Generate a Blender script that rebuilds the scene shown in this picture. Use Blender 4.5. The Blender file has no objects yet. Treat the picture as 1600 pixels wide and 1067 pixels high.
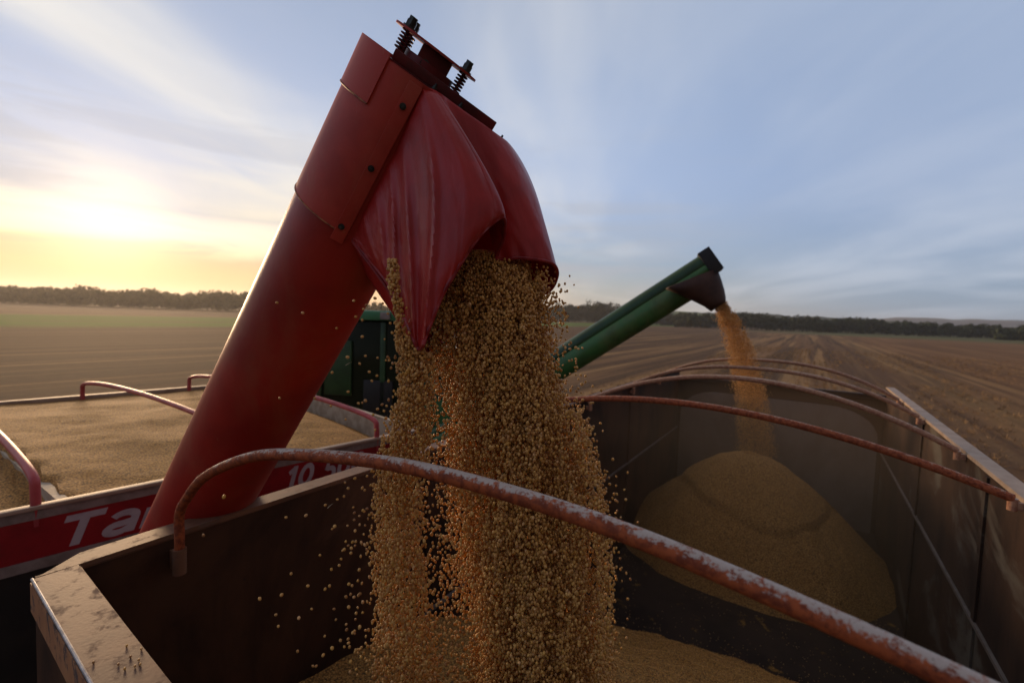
import bpy, bmesh, math, random
from mathutils import Vector, Matrix, noise
random.seed(7)
R=math.radians
# ---------------------------------------------------------------- camera
F=711.0; CZ=4.0
ROLL=math.atan(.036); PITCH=math.atan(40.5*math.cos(ROLL)/F)
fw=Vector((0,math.cos(PITCH),-math.sin(PITCH))); r0=Vector((1,0,0)); u0=r0.cross(fw)
CR=math.cos(ROLL)*r0+math.sin(ROLL)*u0; CU=-math.sin(ROLL)*r0+math.cos(ROLL)*u0
sc=bpy.context.scene
COL=sc.collection
cam=bpy.data.cameras.new('camera'); co=bpy.data.objects.new('camera',cam); COL.objects.link(co)
M=Matrix((CR,CU,-fw)).transposed().to_4x4(); M.translation=Vector((0,0,CZ)); co.matrix_world=M
cam.sensor_width=36; cam.lens=16.0; cam.clip_start=.02; cam.clip_end=9000
cam.dof.use_dof=True; cam.dof.focus_distance=1.12; cam.dof.aperture_fstop=3.2
sc.camera=co
sc.view_settings.view_transform='Standard'; sc.view_settings.look='None'; sc.view_settings.gamma=1
sc.view_settings.exposure=0.0
def G(px,py,d):      # a point d metres in front of the camera seen at pixel (px,py)
    return Vector((0,0,CZ))+((px-800)*CR-(py-533.5)*CU+F*fw)*(d/F)
AZ=R(33.25); UB=Vector((math.sin(AZ),math.cos(AZ),0)); VB=Vector((math.cos(AZ),-math.sin(AZ),0))
AZ2=R(41.45); U2=Vector((math.sin(AZ2),math.cos(AZ2),0)); V2=Vector((math.cos(AZ2),-math.sin(AZ2),0))
def B(u,v,z): return u*UB+v*VB+Vector((0,0,CZ+z))      # frame of the near trailer, z from the camera's height
def T2(u,v,z): return u*U2+v*V2+Vector((0,0,CZ+z))     # frame of the loaded trailer
def ray(px,py): return (G(px,py,1)-Vector((0,0,CZ)))
# ---------------------------------------------------------------- node helpers
class N:
    def __init__(s,nt): s.t=nt
    def n(s,typ,**k):
        x=s.t.nodes.new(typ)
        for a,b in k.items(): setattr(x,a,b)
        return x
    def L(s,a,b): s.t.links.new(a,b)
    def put(s,sock,v):
        if isinstance(v,bpy.types.NodeSocket): s.L(v,sock)
        elif isinstance(v,(tuple,list)) and len(v)==3 and sock.type=='RGBA': sock.default_value=(*v,1)
        else: sock.default_value=v
    def m(s,op,a,b=None,c=None,clamp=False):
        x=s.n('ShaderNodeMath',operation=op); x.use_clamp=clamp
        s.put(x.inputs[0],a)
        if b is not None: s.put(x.inputs[1],b)
        if c is not None: s.put(x.inputs[2],c)
        return x.outputs[0]
    def vm(s,op,a,b=None):
        x=s.n('ShaderNodeVectorMath',operation=op); s.put(x.inputs[0],a)
        if b is not None: s.put(x.inputs[1],b)
        return x.outputs['Value'] if op in('DOT_PRODUCT','LENGTH') else x.outputs[0]
    def mix(s,f,a,b,bt='MIX'):
        x=s.n('ShaderNodeMix',data_type='RGBA',blend_type=bt); s.put(x.inputs[0],f); s.put(x.inputs[6],a); s.put(x.inputs[7],b); return x.outputs[2]
    def sm(s,v,a,b,t0=0.,t1=1.):
        x=s.n('ShaderNodeMapRange',interpolation_type='SMOOTHSTEP'); s.put(x.inputs[0],v)
        for i,q in enumerate((a,b,t0,t1)): s.put(x.inputs[i+1],q)
        return x.outputs[0]
    def noise(s,vec,scale,det=4,rough=.55,dist=0.,col=False):
        x=s.n('ShaderNodeTexNoise'); 
        if vec is not None: s.L(vec,x.inputs['Vector'])
        x.inputs['Scale'].default_value=scale; x.inputs['Detail'].default_value=det; x.inputs['Roughness'].default_value=rough; x.inputs['Distortion'].default_value=dist
        return x.outputs['Color'] if col else x.outputs['Fac']
    def map(s,vec,sc=(1,1,1),rot=(0,0,0),loc=(0,0,0)):
        x=s.n('ShaderNodeMapping'); s.L(vec,x.inputs[0]); x.inputs[1].default_value=loc; x.inputs[2].default_value=rot; x.inputs[3].default_value=sc; return x.outputs[0]
    def sep(s,v):
        x=s.n('ShaderNodeSeparateXYZ'); s.L(v,x.inputs[0]); return x.outputs
    def comb(s,a,b,c):
        x=s.n('ShaderNodeCombineXYZ')
        for i,q in enumerate((a,b,c)): s.put(x.inputs[i],q)
        return x.outputs[0]
def lin(r,g,b):
    f=lambda c:(c/255/12.92) if c<=10.3 else ((c/255+.055)/1.055)**2.4
    return (f(r),f(g),f(b))
# ---------------------------------------------------------------- world and sun
SD=ray(170,352).normalized(); SEL=math.asin(SD.z); SAZ=math.atan2(SD.x,SD.y)
w=bpy.data.worlds.new('World'); sc.world=w; w.use_nodes=True
k=N(w.node_tree); w.node_tree.nodes.clear()
tc=k.n('ShaderNodeTexCoord').outputs['Generated']; D=k.vm('NORMALIZE',tc); dx,dy,dz=k.sep(D)
sky=k.n('ShaderNodeTexSky'); sky.sky_type='NISHITA'; sky.sun_disc=False; sky.sun_elevation=SEL; sky.sun_rotation=SAZ; sky.air_density=1.0; sky.dust_density=1.5
nish=k.mix(1.0,sky.outputs[0],(.10,.10,.10),'MULTIPLY')
ds=k.vm('DOT_PRODUCT',D,tuple(SD))
hs=Vector((SD.x,SD.y,0)).normalized()
dh=k.vm('DOT_PRODUCT',k.vm('NORMALIZE',k.comb(dx,dy,0.)),tuple(hs))    # closeness in azimuth
el=k.m('MAXIMUM',dz,0.)
# clear air: lavender blue aloft, paler low down, warm towards the sun
c_hi=lin(150,164,188); c_mid=lin(174,194,228); c_low=lin(158,176,184)
base=k.mix(k.sm(el,.0,.28),c_low,c_mid); base=k.mix(k.sm(el,.25,.8),base,c_hi)
base=k.mix(k.sm(el,.60,.80),base,lin(170,156,146))  # unseen overhead sky, warmed to tint the light from above
base=k.mix(k.m('MULTIPLY',k.sm(dh,.75,.1),k.sm(el,-.3,.5,.25,.75)),base,lin(138,162,200))
base=k.mix(.93,nish,base)
east=k.sm(dh,-.05,-.55)   # unseen sky away from the sun, dimmed to mauve to darken camera-facing sides
# streaky high cloud, a sheet seen in perspective
den=k.m('ADD',el,.10)
P=k.comb(k.m('DIVIDE',dx,den),k.m('DIVIDE',dy,den),0.)
wob=k.vm('ADD',P,k.vm('SCALE',k.noise(P,.5,2,col=True),None)) if False else P
w1=k.noise(k.map(P,(.66,.40,1),(0,0,R(-32)),(3.1,.7,0)),1.0,4,.48,1.1)
w2=k.noise(k.map(P,(1.25,.50,1),(0,0,R(-38)),(7.3,2.2,0)),1.0,5,.52,.9)
w3=k.noise(k.map(P,(.5,.22,1),(0,0,R(8)),(1.3,5.2,0)),1.0,3,.5,.6)
cl=k.m('ADD',k.m('MULTIPLY',w1,.5),k.m('ADD',k.m('MULTIPLY',w2,.20),k.m('MULTIPLY',w3,.40)))
near=k.sm(ds,.45,.98)
cover=k.sm(cl,k.m('SUBTRACT',.47,k.m('MULTIPLY',near,.02)),k.m('SUBTRACT',.70,k.m('MULTIPLY',near,.04)))
ccol=k.mix(k.sm(ds,.30,.90),lin(208,216,230),lin(238,236,232))
ccol=k.mix(k.m('MULTIPLY',k.sm(el,.30,.02),k.sm(ds,.55,.9)),ccol,lin(255,236,196))
amt=k.m('ADD',k.m('MULTIPLY',near,.40),.50)
sk=k.mix(k.m('MULTIPLY',cover,amt),base,ccol)
# grey bars of cloud low towards the sun
bars=k.noise(k.comb(k.m('MULTIPLY',dx,1.8),k.m('MULTIPLY',dy,1.8),k.m('MULTIPLY',dz,13.)),1.3,4,.5,.9)
bm_=k.m('MULTIPLY',k.m('MULTIPLY',k.sm(bars,.46,.64),k.sm(el,.45,.12)),k.sm(dh,.2,.8)); sk=k.mix(k.m('MULTIPLY',bm_,.60),sk,lin(178,182,194))
# warm low band under the sun and around the horizon
warm=k.m('MULTIPLY',k.sm(dh,.62,.97),k.sm(el,.155,.03)); sk=k.mix(k.m('MULTIPLY',warm,.92),sk,lin(244,190,112))
hz_=k.m('MULTIPLY',k.sm(dh,.70,.99),k.sm(el,.06,.0)); sk=k.mix(k.m('MULTIPLY',hz_,.8),sk,lin(244,158,70))
low=k.m('MULTIPLY',k.sm(dh,.0,.75),k.sm(el,.13,.0)); sk=k.mix(k.m('MULTIPLY',low,.38),sk,lin(236,204,160))
# brightness around the veiled sun, broken by flat cloud bars
g1=k.m('POWER',k.m('MAXIMUM',ds,0.),14.); g2=k.m('POWER',k.m('MAXIMUM',ds,0.),260.)
eld=k.m('ABSOLUTE',k.m('SUBTRACT',el,k.m('ADD',SD.z,k.m('MULTIPLY',k.m('SUBTRACT',bars,.5),.10)))); flat=k.m('MULTIPLY',k.sm(eld,.038,.004),k.sm(dh,.90,.992))
glow=k.m('ADD',k.m('MULTIPLY',g1,.07),k.m('ADD',k.m('MULTIPLY',g2,.60),k.m('MULTIPLY',flat,.50)))
gc=k.mix(1.0,k.comb(glow,glow,glow),(1.0,.72,.38),'MULTIPLY')
sk=k.mix(1.0,sk,gc,'ADD')
sk=k.mix(k.m('MULTIPLY',east,.85),sk,lin(124,112,116))
sk=k.mix(k.sm(dz,-.0,-.02),sk,lin(100,80,60))
bg=k.n('ShaderNodeBackground'); k.L(sk,bg.inputs[0]); bg.inputs[1].default_value=1.0
k.L(bg.outputs[0],k.n('ShaderNodeOutputWorld').inputs[0])
sl=bpy.data.lights.new('sun','SUN'); so=bpy.data.objects.new('sun',sl); COL.objects.link(so)
sl.energy=4.4; sl.angle=R(15); sl.color=(1.0,.66,.37)
so.rotation_euler=SD.to_track_quat('Z','Y').to_euler()
# ---------------------------------------------------------------- materials
def new_mat(name):
    m=bpy.data.materials.new(name); m.use_nodes=True; m.node_tree.nodes.clear()
    k=N(m.node_tree); b=k.n('ShaderNodeBsdfPrincipled'); o=k.n('ShaderNodeOutputMaterial'); k.L(b.outputs[0],o.inputs[0])
    return m,k,b
def bump(k,b,h,strength=.4,dist=.01):
    x=k.n('ShaderNodeBump'); x.inputs['Strength'].default_value=strength; x.inputs['Distance'].default_value=dist; k.L(h,x.inputs['Height']); k.L(x.outputs[0],b.inputs['Normal'])
def objc(k): return k.n('ShaderNodeTexCoord').outputs['Object']
def paint(name,c,c2,scale=6,rough=.45,metal=0.,dust=0.,wear=None,bmp=.15,lo=.4,hi=.65,spec=.35,bs=120,wl=.62,wh=.68,wscale=18,stretch=(1,1,1)):
    m,k,b=new_mat(name); o=k.map(objc(k),stretch)
    n=k.noise(o,scale,6,.6); col=k.mix(k.sm(n,lo,hi),c,c2)
    if wear:
        n2=k.noise(o,wscale,7,.7,.3); f=k.sm(n2,wl,wh); col=k.mix(f,col,wear)
        k.put(b.inputs['Roughness'],k.m('ADD',k.m('MULTIPLY',f,.3),rough))
    else: k.put(b.inputs['Roughness'],k.m('ADD',k.m('MULTIPLY',k.noise(o,scale*3,4),.25),rough-.12))
    if dust:
        dn=k.noise(k.map(objc(k),(1,1,.6)),4.5,8,.68,.6); col=k.mix(k.sm(dn,.42,.72,0,dust),col,(.34,.17,.09))
        scr=k.noise(k.map(objc(k),(60,60,5),(R(20),R(35),0)),1.6,3,.6); col=k.mix(k.sm(scr,.68,.74,0,dust),col,(.40,.16,.10))
    k.put(b.inputs['Base Color'],col); b.inputs['Metallic'].default_value=metal; b.inputs['Specular IOR Level'].default_value=spec
    bump(k,b,k.noise(o,bs,3),bmp,.002)
    return m
red_tube=paint('red auger paint',(.36,.022,.012),(.26,.014,.009),3,.46,dust=.22,wear=(.16,.03,.02),wl=.70,wh=.78,wscale=9)
red_head=paint('red sheet paint',(.46,.045,.026),(.36,.032,.019),5,.55,dust=.25,wear=(.28,.08,.045),wl=.68,wh=.76,wscale=11)
red_dark=paint('dark red bracket paint',(.14,.012,.012),(.07,.010,.010),12,.5)
bolt_m=paint('oily bolt steel',(.07,.08,.07),(.03,.03,.028),40,.45,metal=.5)
edge_rust=paint('bare rusty cut edge',(.42,.16,.06),(.20,.06,.03),60,.6)
pink_red=paint('faded red bow paint',(.42,.07,.07),(.30,.04,.045),8,.45,wear=(.30,.16,.11),wl=.66,wh=.75)
board_red=paint('red side board',(.26,.010,.014),(.17,.007,.010),4,.4,wear=(.15,.06,.05),wl=.72,wh=.80)
board_grey=paint('dusty grey rail',(.24,.20,.18),(.15,.12,.10),10,.55)
letter_m=paint('white lettering',(.40,.36,.38),(.32,.28,.30),9,.5)
green_p=paint('green machine paint',(.042,.140,.036),(.028,.095,.026),4,.45,dust=.15,wear=(.10,.10,.06),wl=.66,wh=.80)
green_d=paint('dark green paint',(.022,.065,.018),(.014,.042,.012),5,.4)
roof_g=paint('dusty green cab roof',(.05,.19,.08),(.035,.13,.055),4,.5)
rubber=paint('brown rubber spout',(.06,.026,.016),(.035,.016,.011),8,.55)
black=paint('black trim',(.012,.012,.012),(.02,.018,.016),8,.5)
tyre_m=paint('tyre rubber',(.02,.02,.02),(.04,.035,.03),10,.8)
rim_m=paint('worn painted top rail',(.18,.085,.045),(.11,.05,.028),9,.6,wear=(.14,.085,.06),wl=.52,wh=.70,wscale=20,stretch=(1,1,1))
rim_side=paint('worn outer rail face',(.42,.20,.09),(.34,.15,.07),9,.6,wear=(.10,.07,.06),wl=.50,wh=.60,wscale=14)
rim_edge=paint('bare metal edge',(.42,.42,.44),(.25,.24,.24),40,.4,metal=.4)
pale_rail=paint('pale dusty rail',(.36,.27,.20),(.28,.20,.14),7,.6,wear=(.30,.22,.17),wl=.62,wh=.75)
floor_m=paint('rusty bed floor',(.035,.022,.016),(.018,.012,.010),3,.75,wear=(.22,.12,.035),wl=.60,wh=.66,wscale=5,spec=.12)
plank_m=paint('pale plank',(.42,.36,.27),(.30,.24,.17),12,.7)
def wall_mat(name,dust,dark,patch,wl,wh,ws):
    m,k,b=new_mat(name); o=objc(k); x,y,z=k.sep(o)
    n=k.noise(k.map(o,(1,1,.5)),1.6,7,.62,.5); col=k.mix(k.sm(n,.36,.62),dark,dust)
    st=k.noise(k.map(o,(5,5,.6)),3.,5,.6); col=k.mix(k.sm(st,.5,.8,0,.5),col,dark)
    p=k.noise(k.map(o,(1,.55,1.1)),ws,7,.62,.8); col=k.mix(k.sm(p,wl,wh),col,patch)
    g=k.noise(o,40,4,.7); col=k.mix(k.sm(g,.66,.74,0,.6),col,(.02,.015,.012))
    k.put(b.inputs['Base Color'],col); b.inputs['Roughness'].default_value=.68; b.inputs['Specular IOR Level'].default_value=.18
    bump(k,b,k.noise(o,25,5),.25,.004); return m
wall_left=wall_mat('brown rusty inner wall',(.080,.036,.018),(.018,.010,.007),(.12,.058,.032),.62,.75,1.4)
wall_right=wall_mat('peeling inner wall',(.052,.028,.017),(.018,.011,.008),(.10,.085,.065),.56,.66,1.3)
wall_end=wall_mat('dark end wall',(.045,.028,.020),(.022,.015,.011),(.07,.045,.032),.6,.75,1.4)
panel_m=wall_mat('pale end panel',(.19,.15,.12),(.12,.09,.07),(.22,.18,.145),.55,.75,1.2)
# bow: white paint worn to red rust, sky sheen painted on upward faces
def bow_mat(name,lit_paint_c,rust1,rust2,bias,soft):
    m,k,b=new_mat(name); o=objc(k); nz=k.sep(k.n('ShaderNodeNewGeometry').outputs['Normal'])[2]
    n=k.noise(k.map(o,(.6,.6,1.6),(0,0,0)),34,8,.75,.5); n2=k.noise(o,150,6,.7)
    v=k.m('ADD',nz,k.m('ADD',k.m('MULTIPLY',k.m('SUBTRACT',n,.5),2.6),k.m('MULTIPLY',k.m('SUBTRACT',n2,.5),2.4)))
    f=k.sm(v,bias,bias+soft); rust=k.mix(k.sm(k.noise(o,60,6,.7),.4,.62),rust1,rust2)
    col=k.mix(f,rust,lit_paint_c); sp=k.sm(k.noise(o,140,5,.7),.64,.70); col=k.mix(sp,col,(.05,.025,.018))
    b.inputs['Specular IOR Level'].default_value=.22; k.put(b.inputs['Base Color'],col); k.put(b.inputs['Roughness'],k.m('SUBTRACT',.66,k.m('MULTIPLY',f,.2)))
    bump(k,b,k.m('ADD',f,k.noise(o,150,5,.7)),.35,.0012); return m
bow_white=bow_mat('worn white steel with painted sky sheen',(.46,.39,.34),(.36,.085,.026),(.17,.038,.016),.50,.45)
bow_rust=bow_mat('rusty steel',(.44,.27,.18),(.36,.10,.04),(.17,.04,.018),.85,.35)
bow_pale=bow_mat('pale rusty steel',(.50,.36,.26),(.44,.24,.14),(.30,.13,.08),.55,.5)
# fabric
def fabric_mat():
    m,k,b=new_mat('red coated fabric'); o=objc(k)
    n=k.noise(o,7,6,.6,.5); col=k.mix(k.sm(n,.4,.65),(.38,.020,.016),(.30,.015,.012))
    st=k.noise(k.map(o,(9,9,2.)),3,6,.65,.8); col=k.mix(k.sm(st,.62,.85,0,.5),col,(.10,.010,.012))
    d=k.noise(o,30,6,.7); col=k.mix(k.sm(d,.66,.76,0,.4),col,(.34,.11,.06))
    k.put(b.inputs['Base Color'],col); k.put(b.inputs['Roughness'],k.sm(k.noise(o,9,5),.3,.7,.30,.46)); b.inputs['Specular IOR Level'].default_value=.36
    h=k.m('ADD',k.m('MULTIPLY',k.noise(k.map(o,(1,1,.35)),22,5,.6,.8),1.),k.m('MULTIPLY',k.noise(o,500,2),.06))
    bump(k,b,h,.38,.006); return m
fabric=fabric_mat()
hem_m=paint('red hem piping',(.30,.02,.02),(.20,.014,.016),30,.42)
# beans
def bean_mat():
    m,k,b=new_mat('soybean'); rnd=k.n('ShaderNodeObjectInfo').outputs['Random']; o=objc(k)
    cr=k.n('ShaderNodeValToRGB'); k.L(rnd,cr.inputs[0]); e=cr.color_ramp
    e.elements[0].color=(.32,.14,.04,1); e.elements[1].color=(.78,.46,.19,1); e.elements[1].position=1
    for p,c in((.25,(.56,.29,.075,1)),(.55,(.68,.39,.115,1)),(.8,(.58,.30,.055,1)),(.95,(.48,.25,.075,1))):
        q=e.elements.new(p); q.color=c
    k.put(b.inputs['Base Color'],cr.outputs[0]); b.inputs['Roughness'].default_value=.42; b.inputs['Specular IOR Level'].default_value=.4
    b.inputs['Subsurface Weight'].default_value=.0
    return m
bean=bean_mat()
def grain_mat(name,s=110):
    m,k,b=new_mat(name); o=objc(k)
    v=k.n('ShaderNodeTexVoronoi'); k.L(o,v.inputs['Vector']); v.inputs['Scale'].default_value=s
    col=k.mix(k.sm(k.sep(v.outputs['Color'])[0],0.,1.),(.32,.155,.040),(.54,.295,.085))
    col=k.mix(k.sm(k.noise(o,2.5,5,.6),.35,.7,0,.35),col,(.36,.18,.05))
    col=k.mix(k.sm(k.sep(v.outputs['Color'])[1],.93,.99),col,(.08,.05,.03))
    col=k.mix(k.sm(v.outputs['Distance'],.35,.75,0,.8),col,(.10,.055,.02))
    k.put(b.inputs['Base Color'],col); b.inputs['Roughness'].default_value=.8; b.inputs['Specular IOR Level'].default_value=.12
    bump(k,b,k.m('ADD',k.m('SUBTRACT',1.,v.outputs['Distance']),k.m('MULTIPLY',k.noise(o,9,5),2.)),.7,.006); return m
grain=grain_mat('soybean heap surface')
# ---------------------------------------------------------------- mesh helpers
def link(name,me,mat=None,parent=None):
    o=bpy.data.objects.new(name,me); COL.objects.link(o)
    if mat: me.materials.append(mat)
    if parent: o.parent=parent
    return o
def finish(name,bm,mat,parent=None,smooth=True,origin=None):
    bmesh.ops.recalc_face_normals(bm,faces=bm.faces[:])
    me=bpy.data.meshes.new(name); bm.to_mesh(me); bm.free()
    if smooth:
        for p in me.polygons: p.use_smooth=True
        me.set_sharp_from_angle(angle=R(38))
    return link(name,me,mat,parent)
def thing(name,label,cat,group=None,kind=None):
    o=bpy.data.objects.new(name,None); COL.objects.link(o); o.empty_display_size=.1; tag(o,label,cat,group,kind); return o
def tag(o,label=None,cat=None,group=None,kind=None):
    if label: o['label']=label
    if cat: o['category']=cat
    if group: o['group']=group
    if kind: o['kind']=kind
    return o
def hexa(bm,p,bev=0.0):          # p: 8 points, bottom ring then top ring
    v=[bm.verts.new(q) for q in p]
    fs=[bm.faces.new([v[i] for i in f]) for f in((3,2,1,0),(4,5,6,7),(0,1,5,4),(1,2,6,5),(2,3,7,6),(3,0,4,7))]
    if bev>0:
        es={e for f in fs for e in f.edges}
        bmesh.ops.bevel(bm,geom=list(es),offset=bev,segments=2,affect='EDGES',profile=.6)
def fbox(bm,fr,a0,a1,b0,b1,c0,c1,bev=0.):    # box in a frame function
    hexa(bm,[fr(a0,b0,c0),fr(a1,b0,c0),fr(a1,b1,c0),fr(a0,b1,c0),fr(a0,b0,c1),fr(a1,b0,c1),fr(a1,b1,c1),fr(a0,b1,c1)],bev)
def catmull(pts,n):
    out=[]; m=len(pts)
    for i in range(m-1):
        a,b,c,d=pts[max(i-1,0)],pts[i],pts[i+1],pts[min(i+2,m-1)]
        for j in range(n):
            t=j/n; out.append(.5*((2*b)+(c-a)*t+(2*a-5*b+4*c-d)*t*t+(3*b-a-3*c+d)*t**3))
    out.append(pts[-1].copy()); return out
def tube(bm,path,r,seg=12,cap=True):
    rf=r if callable(r) else (lambda t:r); rings=[]; n=len(path); up=None
    for i,p in enumerate(path):
        t=(path[min(i+1,n-1)]-path[max(i-1,0)]).normalized()
        if up is None: up=t.orthogonal().normalized()
        up=(up-t*up.dot(t)).normalized(); s=t.cross(up); rr=rf(i/(n-1))
        rings.append([bm.verts.new(p+rr*(math.cos(a)*up+math.sin(a)*s)) for a in[2*math.pi*j/seg for j in range(seg)]])
    for a,b in zip(rings,rings[1:]):
        for j in range(seg): bm.faces.new((a[j],a[(j+1)%seg],b[(j+1)%seg],b[j]))
    if cap: bm.faces.new(rings[0][::-1]); bm.faces.new(rings[-1])
def cyl(bm,a,b,r,seg=16,r2=None): tube(bm,[a,b],(lambda t:r+(((r2 if r2 is not None else r)-r)*t)),seg)
# ---------------------------------------------------------------- ground
def ground():
    m,k,b=new_mat('stubble field'); o=objc(k); x,y,z=k.sep(o)      # x across the rows, y along them
    wob=k.m('MULTIPLY',k.m('SUBTRACT',k.noise(k.map(o,(.02,.02,1)),1.,2),.5),1.6)
    xx=k.m('ADD',x,wob)
    A=lambda v,c:(v,c)
    tan=(.26,.150,.070); brown=(.165,.088,.040); dark=(.070,.040,.021); straw=(.33,.20,.085)
    big=k.noise(k.map(o,(.06,.003,1)),1.,4,.6); col=k.mix(k.sm(big,.38,.62),brown,tan); col=k.mix(k.m('MULTIPLY',k.sm(x,-6,-25),.88),col,(.085,.046,.022))
    rows=k.noise(k.map(k.comb(xx,y,0.),(.42,.010,1)),1.,5,.62); col=k.mix(k.sm(rows,.46,.56,0,.95),col,dark)
    rows2=k.noise(k.map(k.comb(xx,y,0.),(.55,.012,1),(0,0,0),(9,3,0)),1.,4,.6); col=k.mix(k.sm(rows2,.52,.60,0,.8),col,straw)
    rowf=k.noise(k.map(k.comb(xx,y,0.),(2.4,.08,1)),1.,4,.6); col=k.mix(k.sm(rowf,.45,.7,0,.35),col,dark)
    def band(a,b2,s=.5): return k.m('MULTIPLY',k.sm(xx,a-s,a+s),k.sm(xx,b2+s,b2-s))
    col=k.mix(k.m('MULTIPLY',band(2.6,6.2,.7),.65),col,(.075,.042,.026))
    col=k.mix(k.m('MULTIPLY',band(7.0,9.6,1.0),k.sm(k.noise(k.map(o,(.5,.05,1)),1.,4),.3,.7,.15,.6)),col,(.30,.185,.075))
    col=k.mix(k.m('MULTIPLY',k.sm(xx,10.,14.),.55),col,(.20,.098,.040))
    col=k.mix(k.m('MULTIPLY',k.sm(x,-30,-60),k.m('MULTIPLY',k.sm(x,-160,-140,.0,1.),.7)),col,(.09,.048,.024))
    gb=k.m('MULTIPLY',k.sm(x,-82,-100),k.sm(x,-172,-150)); gb=k.m('MULTIPLY',gb,k.sm(k.noise(k.map(o,(.06,.015,1)),1.,5,.6),.28,.52))
    col=k.mix(k.m('MULTIPLY',gb,.95),col,(.05,.16,.004))
    col=k.mix(k.m('MULTIPLY',k.sm(y,230,300),k.sm(x,-60,20)),col,(.10,.11,.04))
    nn=k.noise(k.map(o,(1,.35,1)),3.5,6,.7); col=k.mix(k.sm(nn,.35,.7,0,.35),col,(.20,.12,.055)); 
    n3=k.noise(k.map(o,(1,.5,1)),9.,5,.7); col=k.mix(k.sm(n3,.5,.72,0,.4),col,(.05,.035,.027))
    k.put(b.inputs['Base Color'],col); b.inputs['Roughness'].default_value=.95; b.inputs['Specular IOR Level'].default_value=.1
    bump(k,b,k.m('ADD',n3,k.m('MULTIPLY',rows,2.)),.6,.08)
    bm=bmesh.new(); S=3500
    vs=[bm.verts.new(q) for q in((-S,-S,0),(S,-S,0),(S,S,0),(-S,S,0))]; bm.faces.new(vs)
    g=finish('ground',bm,m,None,False); g.rotation_euler=(0,0,-AZ); tag(g,'harvested brown stubble field in long straight rows','field',kind='structure'); return g
ground()
# hills far behind on the right
def hill(name,prof,dist,back,mat,label,base=-2):
    bm=bmesh.new(); rows=[]
    for j in range(5):
        f=j/4; row=[]
        for px,py in prof:
            p=G(px,py,dist); q=p.copy(); s=1+f*back/dist
            hgt=(p.z-base)*math.sin(math.pi*(.5*min(1,f*2) if f<=.5 else .5+(f-.5)))
            dd=dist*(1-.16*(1-min(1,f*2)))+max(0,f-.5)*back
            g=G(px,py,dd); row.append(bm.verts.new((g.x,g.y,base+hgt)))
        rows.append(row)
    for a,b in zip(rows,rows[1:]):
        for i in range(len(a)-1): bm.faces.new((a[i],a[i+1],b[i+1],b[i]))
    return tag(finish(name,bm,mat),label,'hill',kind='structure')
hm,k_,b_=new_mat('far wooded hillside'); o_=objc(k_)
c_=k_.mix(k_.sm(k_.noise(o_,.05,6,.7),.4,.6),(.028,.042,.020),(.05,.065,.028)); c_=k_.mix(k_.sm(k_.noise(k_.map(o_,(1,1,4)),.006,3,.5),.56,.60,0,.9),c_,(.14,.19,.05))
k_.put(b_.inputs['Base Color'],c_); b_.inputs['Roughness'].default_value=1
def jit(lst,step=7,amp=1.2):
    out=[]
    for (x0,y0),(x1,y1) in zip(lst,lst[1:]):
        n=max(1,int((x1-x0)/step))
        for i in range(n): t=i/n; x=x0+(x1-x0)*t; out.append((x,y0+(y1-y0)*t+noise.noise((x*.03,3.3,0))*amp*2+random.uniform(-amp,amp)*.4))
    out.append(lst[-1]); return out
hill('hill',jit([(820,478),(960,482),(1040,487),(1180,491),(1330,498),(1480,509),(1760,522)]),620,300,hm,'low green wooded hillside beyond the field behind the green machine')
bm_,kb,bb=new_mat('distant haze-blue hillside'); kb.put(bb.inputs['Base Color'],kb.mix(kb.sm(kb.noise(objc(kb),.008,5),.4,.6),(.055,.065,.075),(.09,.085,.085))); bb.inputs['Roughness'].default_value=1  # aerial haze painted in as a blue-grey hill colour
hill('hill',jit([(1300,503),(1390,497),(1440,496),(1500,499),(1560,499),(1640,504),(1800,514)],9,.8),1900,500,bm_,'distant blue grey hills on the horizon at the right edge')
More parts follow.
